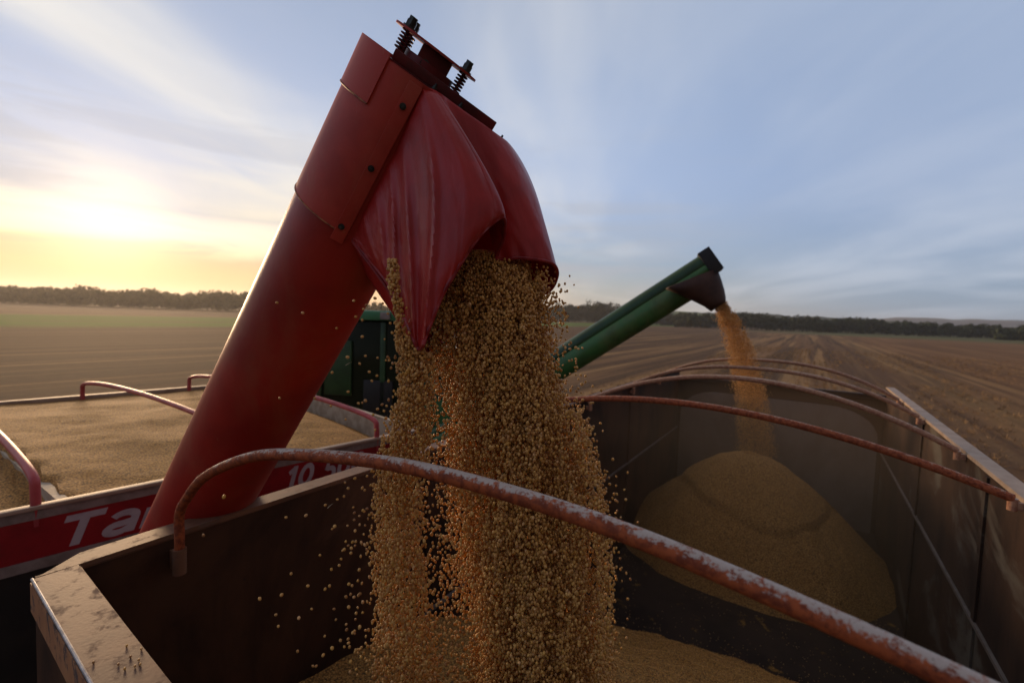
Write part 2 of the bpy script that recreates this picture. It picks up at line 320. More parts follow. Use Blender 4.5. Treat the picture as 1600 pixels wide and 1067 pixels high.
# woods: each a mass of crowns
def leaf_mat(name,a,b_):
    m,k,b=new_mat(name); o=objc(k); k.put(b.inputs['Base Color'],k.mix(k.sm(k.noise(o,.35,5,.7),.35,.65),a,b_)); b.inputs['Roughness'].default_value=.9; b.inputs['Specular IOR Level'].default_value=.2; return m
leafA=leaf_mat('dark foliage',(.022,.030,.012),(.050,.060,.022)); leafB=leaf_mat('olive foliage',(.09,.075,.024),(.15,.12,.04))
def wood(name,prof,dist,mat,label,step=11,rowsn=2):
    bm=bmesh.new(); x=prof[0][0]
    def top(x):
        for (a,b),(c,d) in zip(prof,prof[1:]):
            if a<=x<=c: return b+(d-b)*(x-a)/(c-a)
        return prof[-1][1]
    while x<prof[-1][0]:
        for rr in range(rowsn):
            px=x+random.uniform(-5,5); d=dist+rr*12+random.uniform(-5,5); tp=G(px,top(px)+random.choice((-2.6,-.5,.8,2.4,4.5)),d)
            hgt=max(3,tp.z); w=random.uniform(.30,.52)*hgt
            c0=Vector((tp.x,tp.y,0))
            tube(bm,[c0,c0+Vector((random.uniform(-.4,.4),0,hgt*.75))],lambda t:.28*(1-.6*t),5)
            lob=[(Vector((random.gauss(0,.42)*w,random.gauss(0,.42)*w,hgt*random.uniform(.18,.80))),w*random.uniform(.38,.62)) for _ in range(9)]+[(Vector((0,0,hgt*.80)),w*.5),(Vector((0,0,hgt*.35)),w*.75)]
            for q,rad in lob:
                for _ in range(34):
                    dn=Vector((random.gauss(0,1),random.gauss(0,1),random.gauss(0,1))).normalized()
                    p=c0+q+dn*rad*random.uniform(.55,1.0); 
                    if p.z>hgt: continue
                    s=random.uniform(.35,1.0); t1=dn.orthogonal().normalized()*s; t2=dn.cross(t1); an=random.random()*3
                    t1,t2=t1*math.cos(an)+t2*math.sin(an),t2*math.cos(an)-t1*math.sin(an)
                    bm.faces.new([bm.verts.new(p+t1),bm.verts.new(p+t2),bm.verts.new(p-t1*.8+dn*.3),bm.verts.new(p-t2)])
        x+=step*random.uniform(.6,1.3)
    me=bpy.data.meshes.new(name); bm.to_mesh(me); bm.free()
    return tag(link(name,me,mat),label,'wood',kind='stuff')
wood('wood',[(-260,436),(0,446),(60,449),(130,447),(175,456),(230,449),(270,460),(330,454),(400,458),(470,466),(560,472),(640,480)],316,leafB,'dark olive line of trees along the field edge under the sunset',8)
wood('wood',[(700,486),(840,480),(870,474),(905,476),(920,471),(950,472),(972,476),(985,484),(1040,489),(1100,492)],420,leafA,'clump of dark trees on the far edge of the field left of the green auger',7)
wood('wood',[(1060,490),(1150,489),(1250,493),(1340,498),(1420,503),(1500,507),(1600,510),(1780,520)],330,leafA,'long dark line of trees at the far end of the stubble rows',8)
# hedge of nearer dark scrub at the right edge
wood('wood',[(1560,516),(1600,512),(1680,514),(1780,520)],270,leafA,'darkest low scrub at the right end of the far tree line',7,2)
# ---------------------------------------------------------------- near trailer (being filled)
HR=-.73; FL=-2.60; UE=7.3; VL=-1.66; VR=.83
tr=thing('grain_trailer','open grain trailer in front with worn brown rim and rusty hoops, being filled','trailer'); tr.location=B(3.8,-.4,-4.0)
tr_inv=tr.location.copy()
def P_(o):   # keep world placement under the located empty
    o.matrix_parent_inverse=Matrix.Translation(-tr_inv); return o
def wallm(name,fr_args,mat,label=None,bev=.0):
    bm=bmesh.new(); fbox(bm,B,*fr_args,bev); o=P_(finish(name,bm,mat,tr,True)); 
    if label: o['label']=label
    return o
wl_=wallm('side_wall',(.38,UE,VL-.055,VL,FL,HR-.019),wall_left,'dark brown rusty left side wall')
wr_=wallm('side_wall',(.20,UE,VR,VR+.045,FL,HR-.021),wall_right,'right side wall with patches of pale peeling paint')
we_=wallm('end_wall',(UE,UE+.05,VL-.05,VR+.05,FL,HR-.16),wall_end,'far end wall')
wallm('end_wall',(.30,.345,VL-.05,VR-.001,FL,HR-.0185),wall_left,'near end wall')
wallm('bed_floor',(.3,UE,VL-.04,VR+.04,FL-.06,FL),floor_m)
# pale panel on the far wall with rounded shoulders
bm=bmesh.new(); pts=[]
for a in range(0,9): t=math.pi/2*a/8; pts.append((VL+.05+.5-.5*math.cos(t), HR-.30+-.35+.35*math.sin(t)))
for a in range(0,9): t=math.pi/2*(1-a/8); pts.append((VR-.05-.55+.55*math.cos(t), HR-.30-.35+.35*math.sin(t)))
pts=[(VL+.05,FL)]+pts+[(VR-.05,FL)]
va=[bm.verts.new(B(UE-.025,v,z)) for v,z in pts]; vb=[bm.verts.new(B(UE-.004,v,z)) for v,z in pts]
bm.faces.new(va); bm.faces.new(vb[::-1])
for i in range(len(pts)): j=(i+1)%len(pts); bm.faces.new((va[i],va[j],vb[j],vb[i]))
P_(finish('end_panel',bm,panel_m,tr,False))
# ribs along both side walls, posts in the walls
wallm('wall_rib',(.5,UE-.03,VL+.001,VL+.016,-1.635,-1.617),paint('worn rib',(.17,.14,.12),(.10,.08,.07),9,.5))
wallm('wall_rib',(.5,UE-.03,VR-.016,VR-.001,-1.565,-1.547),paint('worn rib pale',(.15,.12,.10),(.10,.08,.065),9,.5))
for uu in(1.75,3.35,5.0): wallm('wall_seam',(uu,uu+.05,VL+.001,VL+.012,FL,HR-.03),wall_left); wallm('wall_seam',(uu,uu+.05,VR-.012,VR-.001,FL,HR-.03),wall_right)
# top rails
def rail(name,poly,mat,z0,z1,bev=.004):
    bm=bmesh.new(); a=[bm.verts.new(B(u,v,z0)) for u,v in poly]; b=[bm.verts.new(B(u,v,z1)) for u,v in poly]; n=len(poly)
    bm.faces.new(a[::-1]); bm.faces.new(b)
    for i in range(n): j=(i+1)%n; bm.faces.new((a[i],a[j],b[j],b[i]))
    bmesh.ops.bevel(bm,geom=bm.edges[:],offset=bev,segments=2,affect='EDGES'); bmesh.ops.recalc_face_normals(bm,faces=bm.faces[:])
    return P_(finish(name,bm,mat,tr))
rl=rail('top_rail',[(.378,-1.655),(.285,-1.655),(.395,-1.735),(.60,-1.735),(UE+.05,-1.735),(UE+.05,-1.655)],rim_m,HR-.018,HR)
rr_=rail('top_rail',[(.378,VR-.002),(.20,VR-.002),(.20,VR+.085),(UE+.05,VR+.085),(UE+.05,VR-.002)],pale_rail,HR-.02,HR+.004); rr_['label']='pale dusty right top rail'
re_=rail('top_rail',[(.378,-1.653),(.285,-1.653),(.262,-1.0),(.225,.0),(.195,VR-.004),(.30,VR-.004),(.350,-.9)],rim_m,HR-.018,HR+.002); re_['label']='worn near top rail with bare metal outer edge'
bm=bmesh.new(); tube(bm,[B(u,v,HR+.001) for u,v in((.285,-1.653),(.262,-1.0),(.225,.0),(.195,VR))],.0035,8); P_(finish('metal_edge',bm,rim_edge,tr))
for nm_,mt_,poly in(('rail_face',rim_side,[(.60,-1.735),(UE+.05,-1.735),(UE+.05,-1.729),(.60,-1.729)]),('rail_face',rim_side,[(.290,-1.655),(.398,-1.733),(.402,-1.728),(.295,-1.650)]),('rail_face',pale_rail,[(.20,VR+.079),(UE+.05,VR+.079),(UE+.05,VR+.085),(.20,VR+.085)])):
    rail(nm_,poly,mt_,HR-.10,HR-.0185,.001)
bm=bmesh.new()
hexa(bm,[B(.281,-1.651,HR-.082),B(.191,VR-.01,HR-.082),B(.191,VR-.01,HR-.006),B(.281,-1.651,HR-.006),B(.2835,-1.651,HR-.082),B(.1935,VR-.01,HR-.082),B(.1935,VR-.01,HR-.006),B(.2835,-1.651,HR-.006)])
P_(finish('rail_face',bm,rim_side,tr,False))
wallm('end_rail',(UE-.03,UE+.06,VL,VR,HR-.158,HR-.10),wall_end)
# chassis and wheels (below the bed)
wallm('chassis',(.6,UE-.2,-.95,.15,FL-.45,FL-.061),black)
for uu in(1.2,2.5,5.2,6.5):
    for vv in(-1.45,.45):
        bm=bmesh.new(); c=B(uu,vv,-3.48); tube(bm,[c+VB*q for q in(-.15,-.13,.13,.15)],lambda t:.50 if .2<t<.8 else .45,28); wv=P_(finish('wheel',bm,tyre_m,tr))
        bm=bmesh.new(); tube(bm,[c+VB*q for q in(-.155,.155)],.24,20); wv2=finish('wheel_rim',bm,board_grey,wv)
# bows
def bow(u,r,mat,pts,low=None):
    path=catmull([B(u,v,HR+z) for v,z in pts],7); bm=bmesh.new(); tube(bm,path,r,16); o=P_(finish('hoop',bm,mat,tr))
    for v,z in(pts[0],pts[-1]):
        bm=bmesh.new(); w_=-1 if v<0 else 1
        if low: cyl(bm,B(u,v,HR-.115),B(u,v,HR-.035),r+.005,18); fbox(bm,B,u-.010,u+.010,min(v+w_*.012,v+w_*.048),max(v+w_*.012,v+w_*.048),HR-.11,HR-.05,.002)
        else: z_=min(z,-.0); cyl(bm,B(u,v,HR+z_-.05),B(u,v,HR+z_+.004),r*.9,14); fbox(bm,B,u-.009,u+.009,min(v+w_*.01,v+w_*.04),max(v+w_*.01,v+w_*.04),HR+z_-.045,HR+z_-.01,.002)
        P_(finish('hoop_socket',bm,rim_m if low else bow_pale,tr))
    return o
base=[(-1.61,-.11),(-1.61,.0),(-1.608,.075),(-1.56,.135),(-1.44,.232),(-1.22,.33),(-1.02,.383),(-.68,.434),(-.415,.446)]
h1=bow(.60,.0140,bow_white,base+[(-.83-v,z) for v,z in base[-2::-1]],True); h1['label']='nearest hoop, white paint worn to red rust, sky sheen painted on top'
def arcp(zm,c,hw,pw):
    n=16; pts=[(-1.622,-.05)]
    for i in range(n+1): v=-1.62+2.41*i/n; pts.append((v,zm*(1-abs((v-c)/hw)**pw)))
    return pts
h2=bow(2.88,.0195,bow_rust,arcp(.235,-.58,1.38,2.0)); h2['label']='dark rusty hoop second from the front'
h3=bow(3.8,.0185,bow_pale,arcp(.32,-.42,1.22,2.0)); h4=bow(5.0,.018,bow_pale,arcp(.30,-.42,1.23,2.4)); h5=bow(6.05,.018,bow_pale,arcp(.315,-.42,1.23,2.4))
# ---------------------------------------------------------------- heaps
def fbm(x,y,s,o=4):
    a=0;am=1
    for i in range(o): a+=am*noise.noise((x*s,y*s,i*7.1)); s*=2.1; am*=.5
    return a
def heap(name,fr,u0,u1,v0,v1,n,hf,label,mat=grain,zmin=None):
    bm=bmesh.new(); nu=int(n*(u1-u0)); nv=int(n*(v1-v0)); g=[]
    for i in range(nu+1):
        row=[]
        for j in range(nv+1):
            u=u0+(u1-u0)*i/nu; v=v0+(v1-v0)*j/nv; z=hf(u,v); row.append(bm.verts.new(fr(u,v,z)))
        g.append(row)
    for i in range(nu):
        for j in range(nv):
            if zmin is not None and max(q.co.z for q in(g[i][j],g[i+1][j],g[i+1][j+1],g[i][j+1]))<CZ+zmin: continue
            bm.faces.new((g[i][j],g[i+1][j],g[i+1][j+1],g[i][j+1]))
    bmesh.ops.delete(bm,geom=[v for v in bm.verts if not v.link_faces],context='VERTS')
    o=finish(name,bm,mat); o.data.shade_smooth(); return tag(o,label,'grain heap',kind='stuff')
def pile_near(u,v):
    ed=3.75+.17*(v+1.2)+.10*fbm(u,v,1.1,3)+.05*fbm(u,v,5,2)
    r=max(0,ed-u)
    z=FL-.03+ (r*.52 if r<1.9 else .988+(r-1.9)*.15)+.012*fbm(u,v,4); return min(z,-1.25)
heap('soybean_heap',B,.4,4.6,VL+.002,VR-.002,26,pile_near,'soybean heap under the near falling stream',zmin=FL-.028)
PU,PV=5.85,-.50
def pile_far(u,v):
    x=(u-PU)*1.0; y=(v-PV)*.86; r=math.hypot(x,y); a=math.atan2(y,x)
    r*=1+.10*noise.noise((math.cos(a)*1.4,math.sin(a)*1.4,2.))
    z=-1.46-(math.sqrt(r*r+.42**2)-.42)*1.25+.022*fbm(u,v,2.2,3)+.008*fbm(u,v,9,2)+.020*min(1,r)*noise.noise((math.cos(a)*5,math.sin(a)*5,r*.8))
    if x<.25:
        s_=.70+.07*math.sin(y*4.3+.6)+.05*noise.noise((v*3.1,u*.4,5.))+.03*noise.noise((v*9.,1.,2.)); e=r-s_
        fade=min(1,max(0,(1.0-abs(y+.02))/.35)); z-=fade*(.040/(1+math.exp(-max(-30,min(30,e*120))))*math.exp(-max(0,e)*3.)+.022*math.exp(-(e/.014)**2))
    z-=.10*math.exp(-((x-.03)**2+(y-.02)**2)/.006)
    return z
heap('soybean_heap',B,4.0,UE-.03,VL+.002,VR-.002,58,pile_far,'tall cone of soybeans at the far end of the bed under the green auger',zmin=FL-.03)
# ---------------------------------------------------------------- loaded trailer on the left
H2=-.95
t2=thing('loaded_trailer','red sided trailer heaped with soybeans standing left of the red auger','trailer'); t2.location=T2(.3,-4.5,-4.0); t2i=t2.location.copy()
def Q_(o): o.matrix_parent_inverse=Matrix.Translation(-t2i); return o
def w2(name,a,mat,label=None,bev=0.):
    bm=bmesh.new(); fbox(bm,T2,*a,bev); o=Q_(finish(name,bm,mat,t2))
    if label: o['label']=label
    return o
NV=-2.97; FV=-6.12; E2=2.28; S2=-4.5
w2('top_rail',(S2,E2,NV-.035,NV+.012,H2-.018,H2),pale_rail,None,.004)
w2('side_rail',(S2,E2,NV-.03,NV,H2-.065,H2-.019),board_grey)
w2('side_board',(S2,E2,NV-.03,NV-.003,H2-.252,H2-.066),board_red,'red board with white lettering')
w2('side_rail',(S2,E2,NV-.03,NV+.004,H2-.30,H2-.253),board_grey)
w2('side_board',(S2,E2,NV-.03,NV-.008,H2-1.5,H2-.301),black,'dark lower side boards')
w2('top_rail',(S2,E2,FV-.04,FV+.02,H2-.03,H2+.01),pale_rail,None,.004)
w2('side_board',(S2,E2,FV-.035,FV,H2-1.5,H2-.031),board_red,'far side boards')
w2('end_board',(E2,E2+.035,FV,NV-.031,H2-1.5,H2-.01),plank_m)
w2('end_board',(S2-.035,S2,FV,NV-.031,H2-1.5,H2-.01),plank_m)
w2('bed_floor',(S2,E2,FV+.001,NV-.031,H2-1.56,H2-1.5),floor_m)
w2('chassis',(S2+.4,E2-.2,-5.1,-4.0,H2-1.9,H2-1.561),black)
for uu in(-3.8,-2.6,.2,1.4):
    for vv in(-5.75,-3.3):
        bm=bmesh.new(); c=T2(uu,vv,-3.5); tube(bm,[c+V2*q for q in(-.15,-.13,.13,.15)],lambda t:.49 if .2<t<.8 else .45,24); wv=Q_(finish('wheel',bm,tyre_m,t2))
# cross plank between load halves
bm=bmesh.new(); hexa(bm,[T2(.17,NV-.036,H2-.30),T2(.21,NV-.036,H2-.30),T2(-.24,-6.08,H2-.30),T2(-.28,-6.08,H2-.30),T2(.17,NV-.036,H2-.004),T2(.21,NV-.036,H2-.004),T2(-.24,-6.08,H2-.004),T2(-.28,-6.08,H2-.004)])
Q_(finish('cross_board',bm,plank_m,t2,False))
for un in(.10,1.0,1.88,-.85):
    uf=un-.46; pts=[]
    for t,z in((0,-.10),(0,.06),(.012,.125),(.09,.165),(.25,.20),(.5,.215),(.75,.20),(.91,.165),(.988,.125),(1,.06),(1,-.10)):
        pts.append(T2(un+(uf-un)*t,NV-.02+(FV+.03-NV+.02)*t,H2+z))
    bm=bmesh.new(); tube(bm,catmull(pts,6),.019,12); Q_(finish('hoop',bm,pink_red,t2))
def load(u,v):
    z=H2-.03+.05*math.sin(math.pi*min(1,max(0,(v-FV)/(NV-FV))))+.012*fbm(u,v,2.5)
    d=u-(.19-.147*(NV-v)); q_=min(1,max(0,(d+.03)/.05)); q_=q_*q_*(3-2*q_)
    z+=-.06*(1-q_)+.03*q_*math.exp(-max(0,d)*4)
    z-=.22*max(0,min(1,(u-1.55)/.7))**2*(1.0)
    return z
heap('soybean_load',T2,S2,E2-.002,FV+.002,NV-.032,22,load,'level load of soybeans filling the red sided trailer to its rails')
# lettering: painted strokes of heavy slanted letters
def arc(cx,cy,rx,ry,a0,a1,n=14): return [(cx+rx*math.cos(R(a0+(a1-a0)*i/n)),cy+ry*math.sin(R(a0+(a1-a0)*i/n))) for i in range(n+1)]
GL={'T':([[(0,.9),(.86,.9)],[(.43,.82),(.43,0)]],.96),
'a':([arc(.40,.52,.27,.17,160,0,10)+[(.67,.52),(.67,.0)],[(.67,.38)]+arc(.34,.20,.24,.14,80,300,12)+[(.67,.20)]],.90),
'r':([[(.1,.68),(.1,0)],[(.1,.42),(.26,.58),(.46,.60)]],.56),
'1':([[(.38,1.0),(.38,0)],[(.12,.72),(.36,.90)]],.66),
'0':([arc(.36,.5,.27,.41,0,360,24)],.82),
'5':([[(.66,.90),(.22,.90),(.18,.54)]+arc(.36,.32,.27,.24,110,-140,12)],.80),'.':([[(.10,.10),(.22,.10)]],.42)}
def text(body,u,zoff,size,sx=1.0,wt=.21):
    for ch in body:
        st,adv=GL[ch]; bm=bmesh.new()
        for li,pl_ in enumerate(st):
            hz=.0006+.0004*li; pts=[Vector((a,b)) for a,b in pl_]; n=len(pts); closed=(pts[0]-pts[-1]).length<1e-4; prev=None
            for i_,p in enumerate(pts):
                a=pts[max(i_-1,0)] if not closed else pts[(i_-1)%(n-1)]; b=pts[min(i_+1,n-1)] if not closed else pts[(i_+1)%(n-1)]
                t=(b-a).normalized(); nr=Vector((-t.y,t.x))*wt/2; row=[]
                for q in(p+nr,p-nr):
                    x=(q.x+.30*q.y)*size*sx; row.append(bm.verts.new(T2(u+x,NV-.003+hz,H2+zoff+q.y*size)))
                if prev: bm.faces.new((prev[0],prev[1],row[1],row[0]))
                prev=row
        Q_(finish('lettering',bm,letter_m,t2,False)); u+=adv*size*sx
text('Ta',.150,-.232,.150,1.15); text('ra',.470,-.232,.150,1.15); text('10.500',1.190,-.232,.150,.88)
# ---------------------------------------------------------------- red auger
TB=G(312.3,800,1.743); TT=G(665.3,117,1.157)
ax=(TT-TB).normalized(); uu_=Vector((0,0,CZ))-TT; uu_=(uu_-ax*uu_.dot(ax)).normalized(); nn=ax.cross(uu_).normalized()
if nn.dot(CR)<0: nn=-nn          # uu_ = side with the flange, nn = side the spout hangs on
def H(s,n,c): return TT+ax*s+nn*n+uu_*c
au=thing('grain_auger','red slanting auger tube with fabric spout pouring soybeans into the near trailer','auger'); auL=TB-ax*1.0; auL.z=0; au.location=auL
def A_(o): o.matrix_parent_inverse=Matrix.Translation(-auL) if o.parent==au else o.matrix_parent_inverse; return o
RT=.155
low=TB-ax*.95
bm=bmesh.new(); tube(bm,[low,TB,TT-ax*.02],RT,64); A_(finish('tube',bm,red_tube,au))
bm=bmesh.new(); tube(bm,[Vector((low.x,low.y,.12)),low],RT*.95,40); A_(finish('vertical_pipe',bm,red_tube,au))
bm=bmesh.new(); tube(bm,[Vector((low.x,low.y,.0)),Vector((low.x,low.y,.14))],.42,32); A_(finish('base',bm,red_dark,au))
def arc_shell(bm,s0f,s1,rad,a0,a1,n=48,th=.004):
    ri=[];ro=[]
    for i in range(n+1):
        a=a0+(a1-a0)*i/n; s0=s0f(i/n) if callable(s0f) else s0f
        q=[]
        for rr in(rad,rad-th):
            nx=-math.cos(a)*rr; cx=math.sin(a)*rr
            q+= [bm.verts.new(H(s0,nx,cx)),bm.verts.new(H(s1,nx,cx))]
        ri.append(q)
    for p,q in zip(ri,ri[1:]):
        bm.faces.new((p[0],p[1],q[1],q[0])); bm.faces.new((p[2],q[2],q[3],p[3])); bm.faces.new((p[0],q[0],q[2],p[2])); bm.faces.new((p[1],p[3],q[3],q[1]))
    for p in(ri[0],ri[-1]): bm.faces.new((p[0],p[2],p[3],p[1]))
# angle 0 = back (upper left), 90 = towards the camera
bm=bmesh.new(); arc_shell(bm,lambda t:-.405-.02*t,-.022,.1605,R(-110),R(92)); A_(finish('sleeve',bm,red_head,au))
bm=bmesh.new(); arc_shell(bm,-.125,-.008,.1655,R(-80),R(60),40,.005); cc=A_(finish('end_collar',bm,red_head,au))
bm=bmesh.new(); tube(bm,[H(-.127,-math.cos(a)*.1655,math.sin(a)*.1655) for a in[R(-60+120*i/30) for i in range(31)]],.0022,6); A_(finish('weld_bead',bm,edge_rust,au))
bm=bmesh.new(); tube(bm,[H(-.406-.02*(t:=(R(-60)+R(150)*i/40-R(-110))/R(202)),-math.cos(a)*.1605,math.sin(a)*.1605) for i in range(41) for a in[R(-60+150*i/40)]],.0020,6); A_(finish('weld_bead',bm,edge_rust,au))
# bolted flange strip on the near side
def Hn(s,n,c): return H(s,n,c)
bm=bmesh.new(); fbox(bm,H,-.452,-.030,-.024,.008,.159,.165,.0015); A_(finish('flange_strip',bm,red_head,au))
def boltat(p,dirn,r=.0052,h=.007,name='bolt',par=au):
    bm=bmesh.new(); cyl(bm,p,p+dirn*h*.35,r*1.5,18); cyl(bm,p+dirn*h*.35,p+dirn*h,r,6); cyl(bm,p+dirn*h,p+dirn*h*1.7,r*.55,10); return A_(finish(name,bm,bolt_m,par))
for s in(-.085,-.245,-.41): boltat(H(s,-.012,.165),uu_)
# end plate and bracket
bm=bmesh.new(); fbox(bm,H,-.0265,-.0215,-.08,.258,-.20,.100,.001); A_(finish('end_plate',bm,red_dark,au))
bm=bmesh.new(); fbox(bm,H,-.016,.008,-.080,.195,-.135,.115,.002); br=A_(finish('bearing_bracket',bm,red_dark,au))
bm=bmesh.new(); fbox(bm,H,-.021,-.0165,-.10,.215,-.155,.125,.001); A_(finish('mounting_plate',bm,red_dark,au))
# sprung bearing plate: rounded plate, centre block, three springs
bm=bmesh.new(); ring=[]
for i in range(40):
    a=2*math.pi*i/40; ca,sa=math.cos(a),math.sin(a); ring.append((.112*math.copysign(abs(ca)**1.1,ca),.075*math.copysign(abs(sa)**.9,sa)))
SP=.056
va=[bm.verts.new(H(SP,a,b)) for a,b in ring]; vb=[bm.verts.new(H(SP+.005,a,b)) for a,b in ring]
bm.faces.new(va); bm.faces.new(vb[::-1])
for i in range(40): j=(i+1)%40; bm.faces.new((va[i],va[j],vb[j],vb[i]))
A_(finish('spring_plate',bm,red_head,au))
bm=bmesh.new(); fbox(bm,H,.009,.055,-.036,.044,-.045,.045,.004); A_(finish('bearing_block',bm,red_dark,au))
bm=bmesh.new(); cyl(bm,H(.009,.0,-.0),H(.024,.0,0),.066,24); A_(finish('bearing_flange',bm,red_dark,au))
bm=bmesh.new(); cyl(bm,H(.016,-.012,.045),H(.016,-.012,.062),.012,14); A_(finish('grease_cap',bm,bolt_m,au))
for n_,c_ in((-.078,.028),(-.072,-.045),(.078,.020)):
    bm=bmesh.new(); path=[H(.009+.046*i/132,n_+.0120*math.cos(i*.27),c_+.0120*math.sin(i*.27)) for i in range(133)]; tube(bm,path,.0022,6); A_(finish('spring',bm,red_dark,au))
    bm=bmesh.new(); cyl(bm,H(.0,n_,c_),H(SP+.020,n_,c_),.0045,10); cyl(bm,H(SP+.005,n_,c_),H(SP+.009,n_,c_),.016,18); cyl(bm,H(SP+.009,n_,c_),H(SP+.022,n_,c_),.0125,6); cyl(bm,H(SP+.022,n_,c_),H(SP+.031,n_,c_),.0105,6); A_(finish('spring_bolt',bm,bolt_m,au))
for n_,c_ in((.03,.122),(.232,.07),(.10,.122)): boltat(H(-.0165 if n_<.2 else -.0215,n_,c_-.004),ax,.005,.008)
# fabric spout
cols=[ # top, middle, hem  (px,py,distance)
((540,358,1.185),(543,364,1.185),(547,372,1.185)),
((551,338,1.175),(566,378,1.170),(590,422,1.160)),
((570,300,1.155),(590,378,1.120),(618,462,1.090)),
((590,262,1.130),(618,375,1.080),(640,515,1.040)),
((612,220,1.105),(643,372,1.045),(656,546,1.000)),
((635,175,1.070),(668,350,1.010),(668,518,.990)),
((655,138,1.045),(697,322,.985),(690,464,.990)),
((663,137,1.045),(720,300,.975),(716,418,.985)),
((671,139,1.048),(742,288,.980),(742,378,.990)),
((679,142,1.052),(760,281,.995),(765,352,1.005)),
((686,146,1.058),(767,283,1.020),(787,340,1.030)),
((692,150,1.065),(750,292,1.085),(787,372,1.110)),
((702,157,1.075),(748,296,1.120),(776,405,1.150)),
((728,176,1.095),(778,300,1.120),(808,403,1.130)),
((754,194,1.115),(803,303,1.125),(842,406,1.130)),
((777,211,1.140),(825,305,1.150),(866,414,1.160)),
((793,223,1.175),(838,310,1.195),(870,434,1.220)),
((796,232,1.24),(838,325,1.27),(853,458,1.30)),
((765,238,1.31),(800,345,1.37),(800,468,1.37)),
((700,290,1.36),(725,410,1.40),(730,505,1.34)),
((620,360,1.36),(655,470,1.34),(680,540,1.22)),
((570,410,1.34),(600,465,1.27),(655,548,1.10)),
((545,378,1.27),(566,410,1.23),(618,470,1.16)),
]
nC=len(cols)
def cr(a,b,c,d,t): return .5*((2*b)+(c-a)*t+(2*a-5*b+4*c-d)*t*t+(3*b-a-3*c+d)*t**3)
cp=[[G(*q) for q in c] for c in cols]; SUBC=12; ROWS=44
bm=bmesh.new(); grid=[]; hemp=[]  # columns of the draped fabric
for i in range(nC):
    for s in range(SUBC):
        t=s/SUBC; ci=i+t
        q=[cr(cp[(i-1)%nC][r_],cp[i][r_],cp[(i+1)%nC][r_],cp[(i+2)%nC][r_],t) for r_ in range(3)]
        col_=[]
        for r_ in range(ROWS+1):
            f=r_/ROWS
            p=q[0]*(1-f)*(1-2*f)+q[1]*4*f*(1-f)+q[2]*f*(2*f-1)
            dirc=(Vector((0,0,CZ))-p).normalized()
            # folds hanging from the strip: ridges that follow the columns
            wgt=1.0 if ci<9 else (.55 if ci<17 else .3)
            env=min(1,f*2.6)*(1-.45*f)
            fold=0
            for c0,sh,wd,am in((5.95,1.35,.26,.034),(5.15,1.4,.40,-.016),(4.65,1.45,.20,.022),(4.1,1.45,.25,-.010),(3.6,1.3,.18,.020),(3.1,1.2,.2,-.008),(2.7,1.0,.16,.015),(1.9,.7,.15,.012),(7.7,.4,.35,.005),(8.8,-.4,.5,-.008),(14.3,-.2,.5,.006),(12.9,0,.4,-.006)):
                cc_=c0-sh*f+.10*math.sin(f*5+c0*2); q_=abs((ci-cc_)/(wd*(.55+.75*f))); fold+=am*math.exp(-(q_*q_*.55+q_*.45))
            wr=.0050*noise.noise(Vector((ci*1.1,f*3.,1.7)))+.0018*noise.noise(Vector((ci*2.2,f*7.-ci,4.7)))-.0020*max(0,.25-abs(noise.noise(Vector((ci*1.3+f*2,f*4.,9.7)))))*4*f
            # puckers near the hem
            wr+=.0022*math.sin(ci*9+3*noise.noise((ci,0,0)))*max(0,f-.84)/.16
            # crumpled lower left strip
            if ci<3.4: wr+=.009*(abs(noise.noise(Vector((ci*3.4,f*9.-ci*2.,8.))))-.25)*f
            col_.append(bm.verts.new(p+dirc*((fold*env*wgt+wr)*(f**.35))))
        grid.append(col_); hemp.append(col_[-1].co.copy())
n=len(grid)
for i in range(n):
    a,b=grid[i],grid[(i+1)%n]
    for r_ in range(ROWS): bm.faces.new((a[r_],a[r_+1],b[r_+1],b[r_]))
fo=finish('fabric_spout',bm,fabric,au); fo.data.shade_smooth(); A_(fo)
so_=fo.modifiers.new('thickness','SOLIDIFY'); so_.thickness=.003; so_.offset=0
bm=bmesh.new(); hp=[p for i,p in enumerate(hemp)]+[hemp[0]]; tube(bm,hp,.0046,8,False); hm_=finish('hem',bm,hem_m,fo)
# ---------------------------------------------------------------- combine harvester with its green auger
cb=thing('combine_harvester','green combine harvester with dark cab glass behind the loaded trailer, its auger reaching right','harvester')
O=G(590,600,6.6); O.z=0; cb.location=O; cbi=O.copy()
FX=Vector((math.cos(R(-8)),math.sin(R(-8)),0)); FY=Vector((-FX.y,FX.x,0))    # FX to the right, FY away
def K(a,b,z): return O+FX*a+FY*b+Vector((0,0,z))
def C_(o): o.matrix_parent_inverse=Matrix.Translation(-cbi); return o
def kb_(name,a,mat,bev=.03,par=None):
    bm=bmesh.new(); fbox(bm,K,*a,bev); o=finish(name,bm,mat,par or cb)
    return C_(o) if par is None else o
kb_('body',(.62,2.2,.1,2.4,1.0,3.02),green_d,.08)
kb_('side_panel',(.66,2.1,.04,.098,1.5,2.75),green_p,.02)
kb_('grain_tank',(.75,2.0,.3,2.2,3.0,3.45),green_d,.05)
kb_('cab_roof',(-1.0,.55,-.15,1.75,3.86,4.00),roof_g,.04)
gl,kg,bgx=new_mat('dark cab glass'); bgx.inputs['Base Color'].default_value=(.014,.018,.009,1); bgx.inputs['Roughness'].default_value=.12; bgx.inputs['Specular IOR Level'].default_value=.08
kb_('cab_glass',(-.90,.47,-.02,1.6,2.15,3.85),gl,.03)
for a,b in((-.93,-.05),(.42,-.05),(-.93,1.55),(.42,1.55)): kb_('cab_post',(a,a+.08,b,b+.08,2.1,3.87),green_d,.01)
kb_('cab_panel',(-.80,-.38,-.06,-.021,2.75,3.55),green_d,.02)
kb_('operator_seat',(-.2,.25,-.05,-.021,2.35,3.0),black,.02)
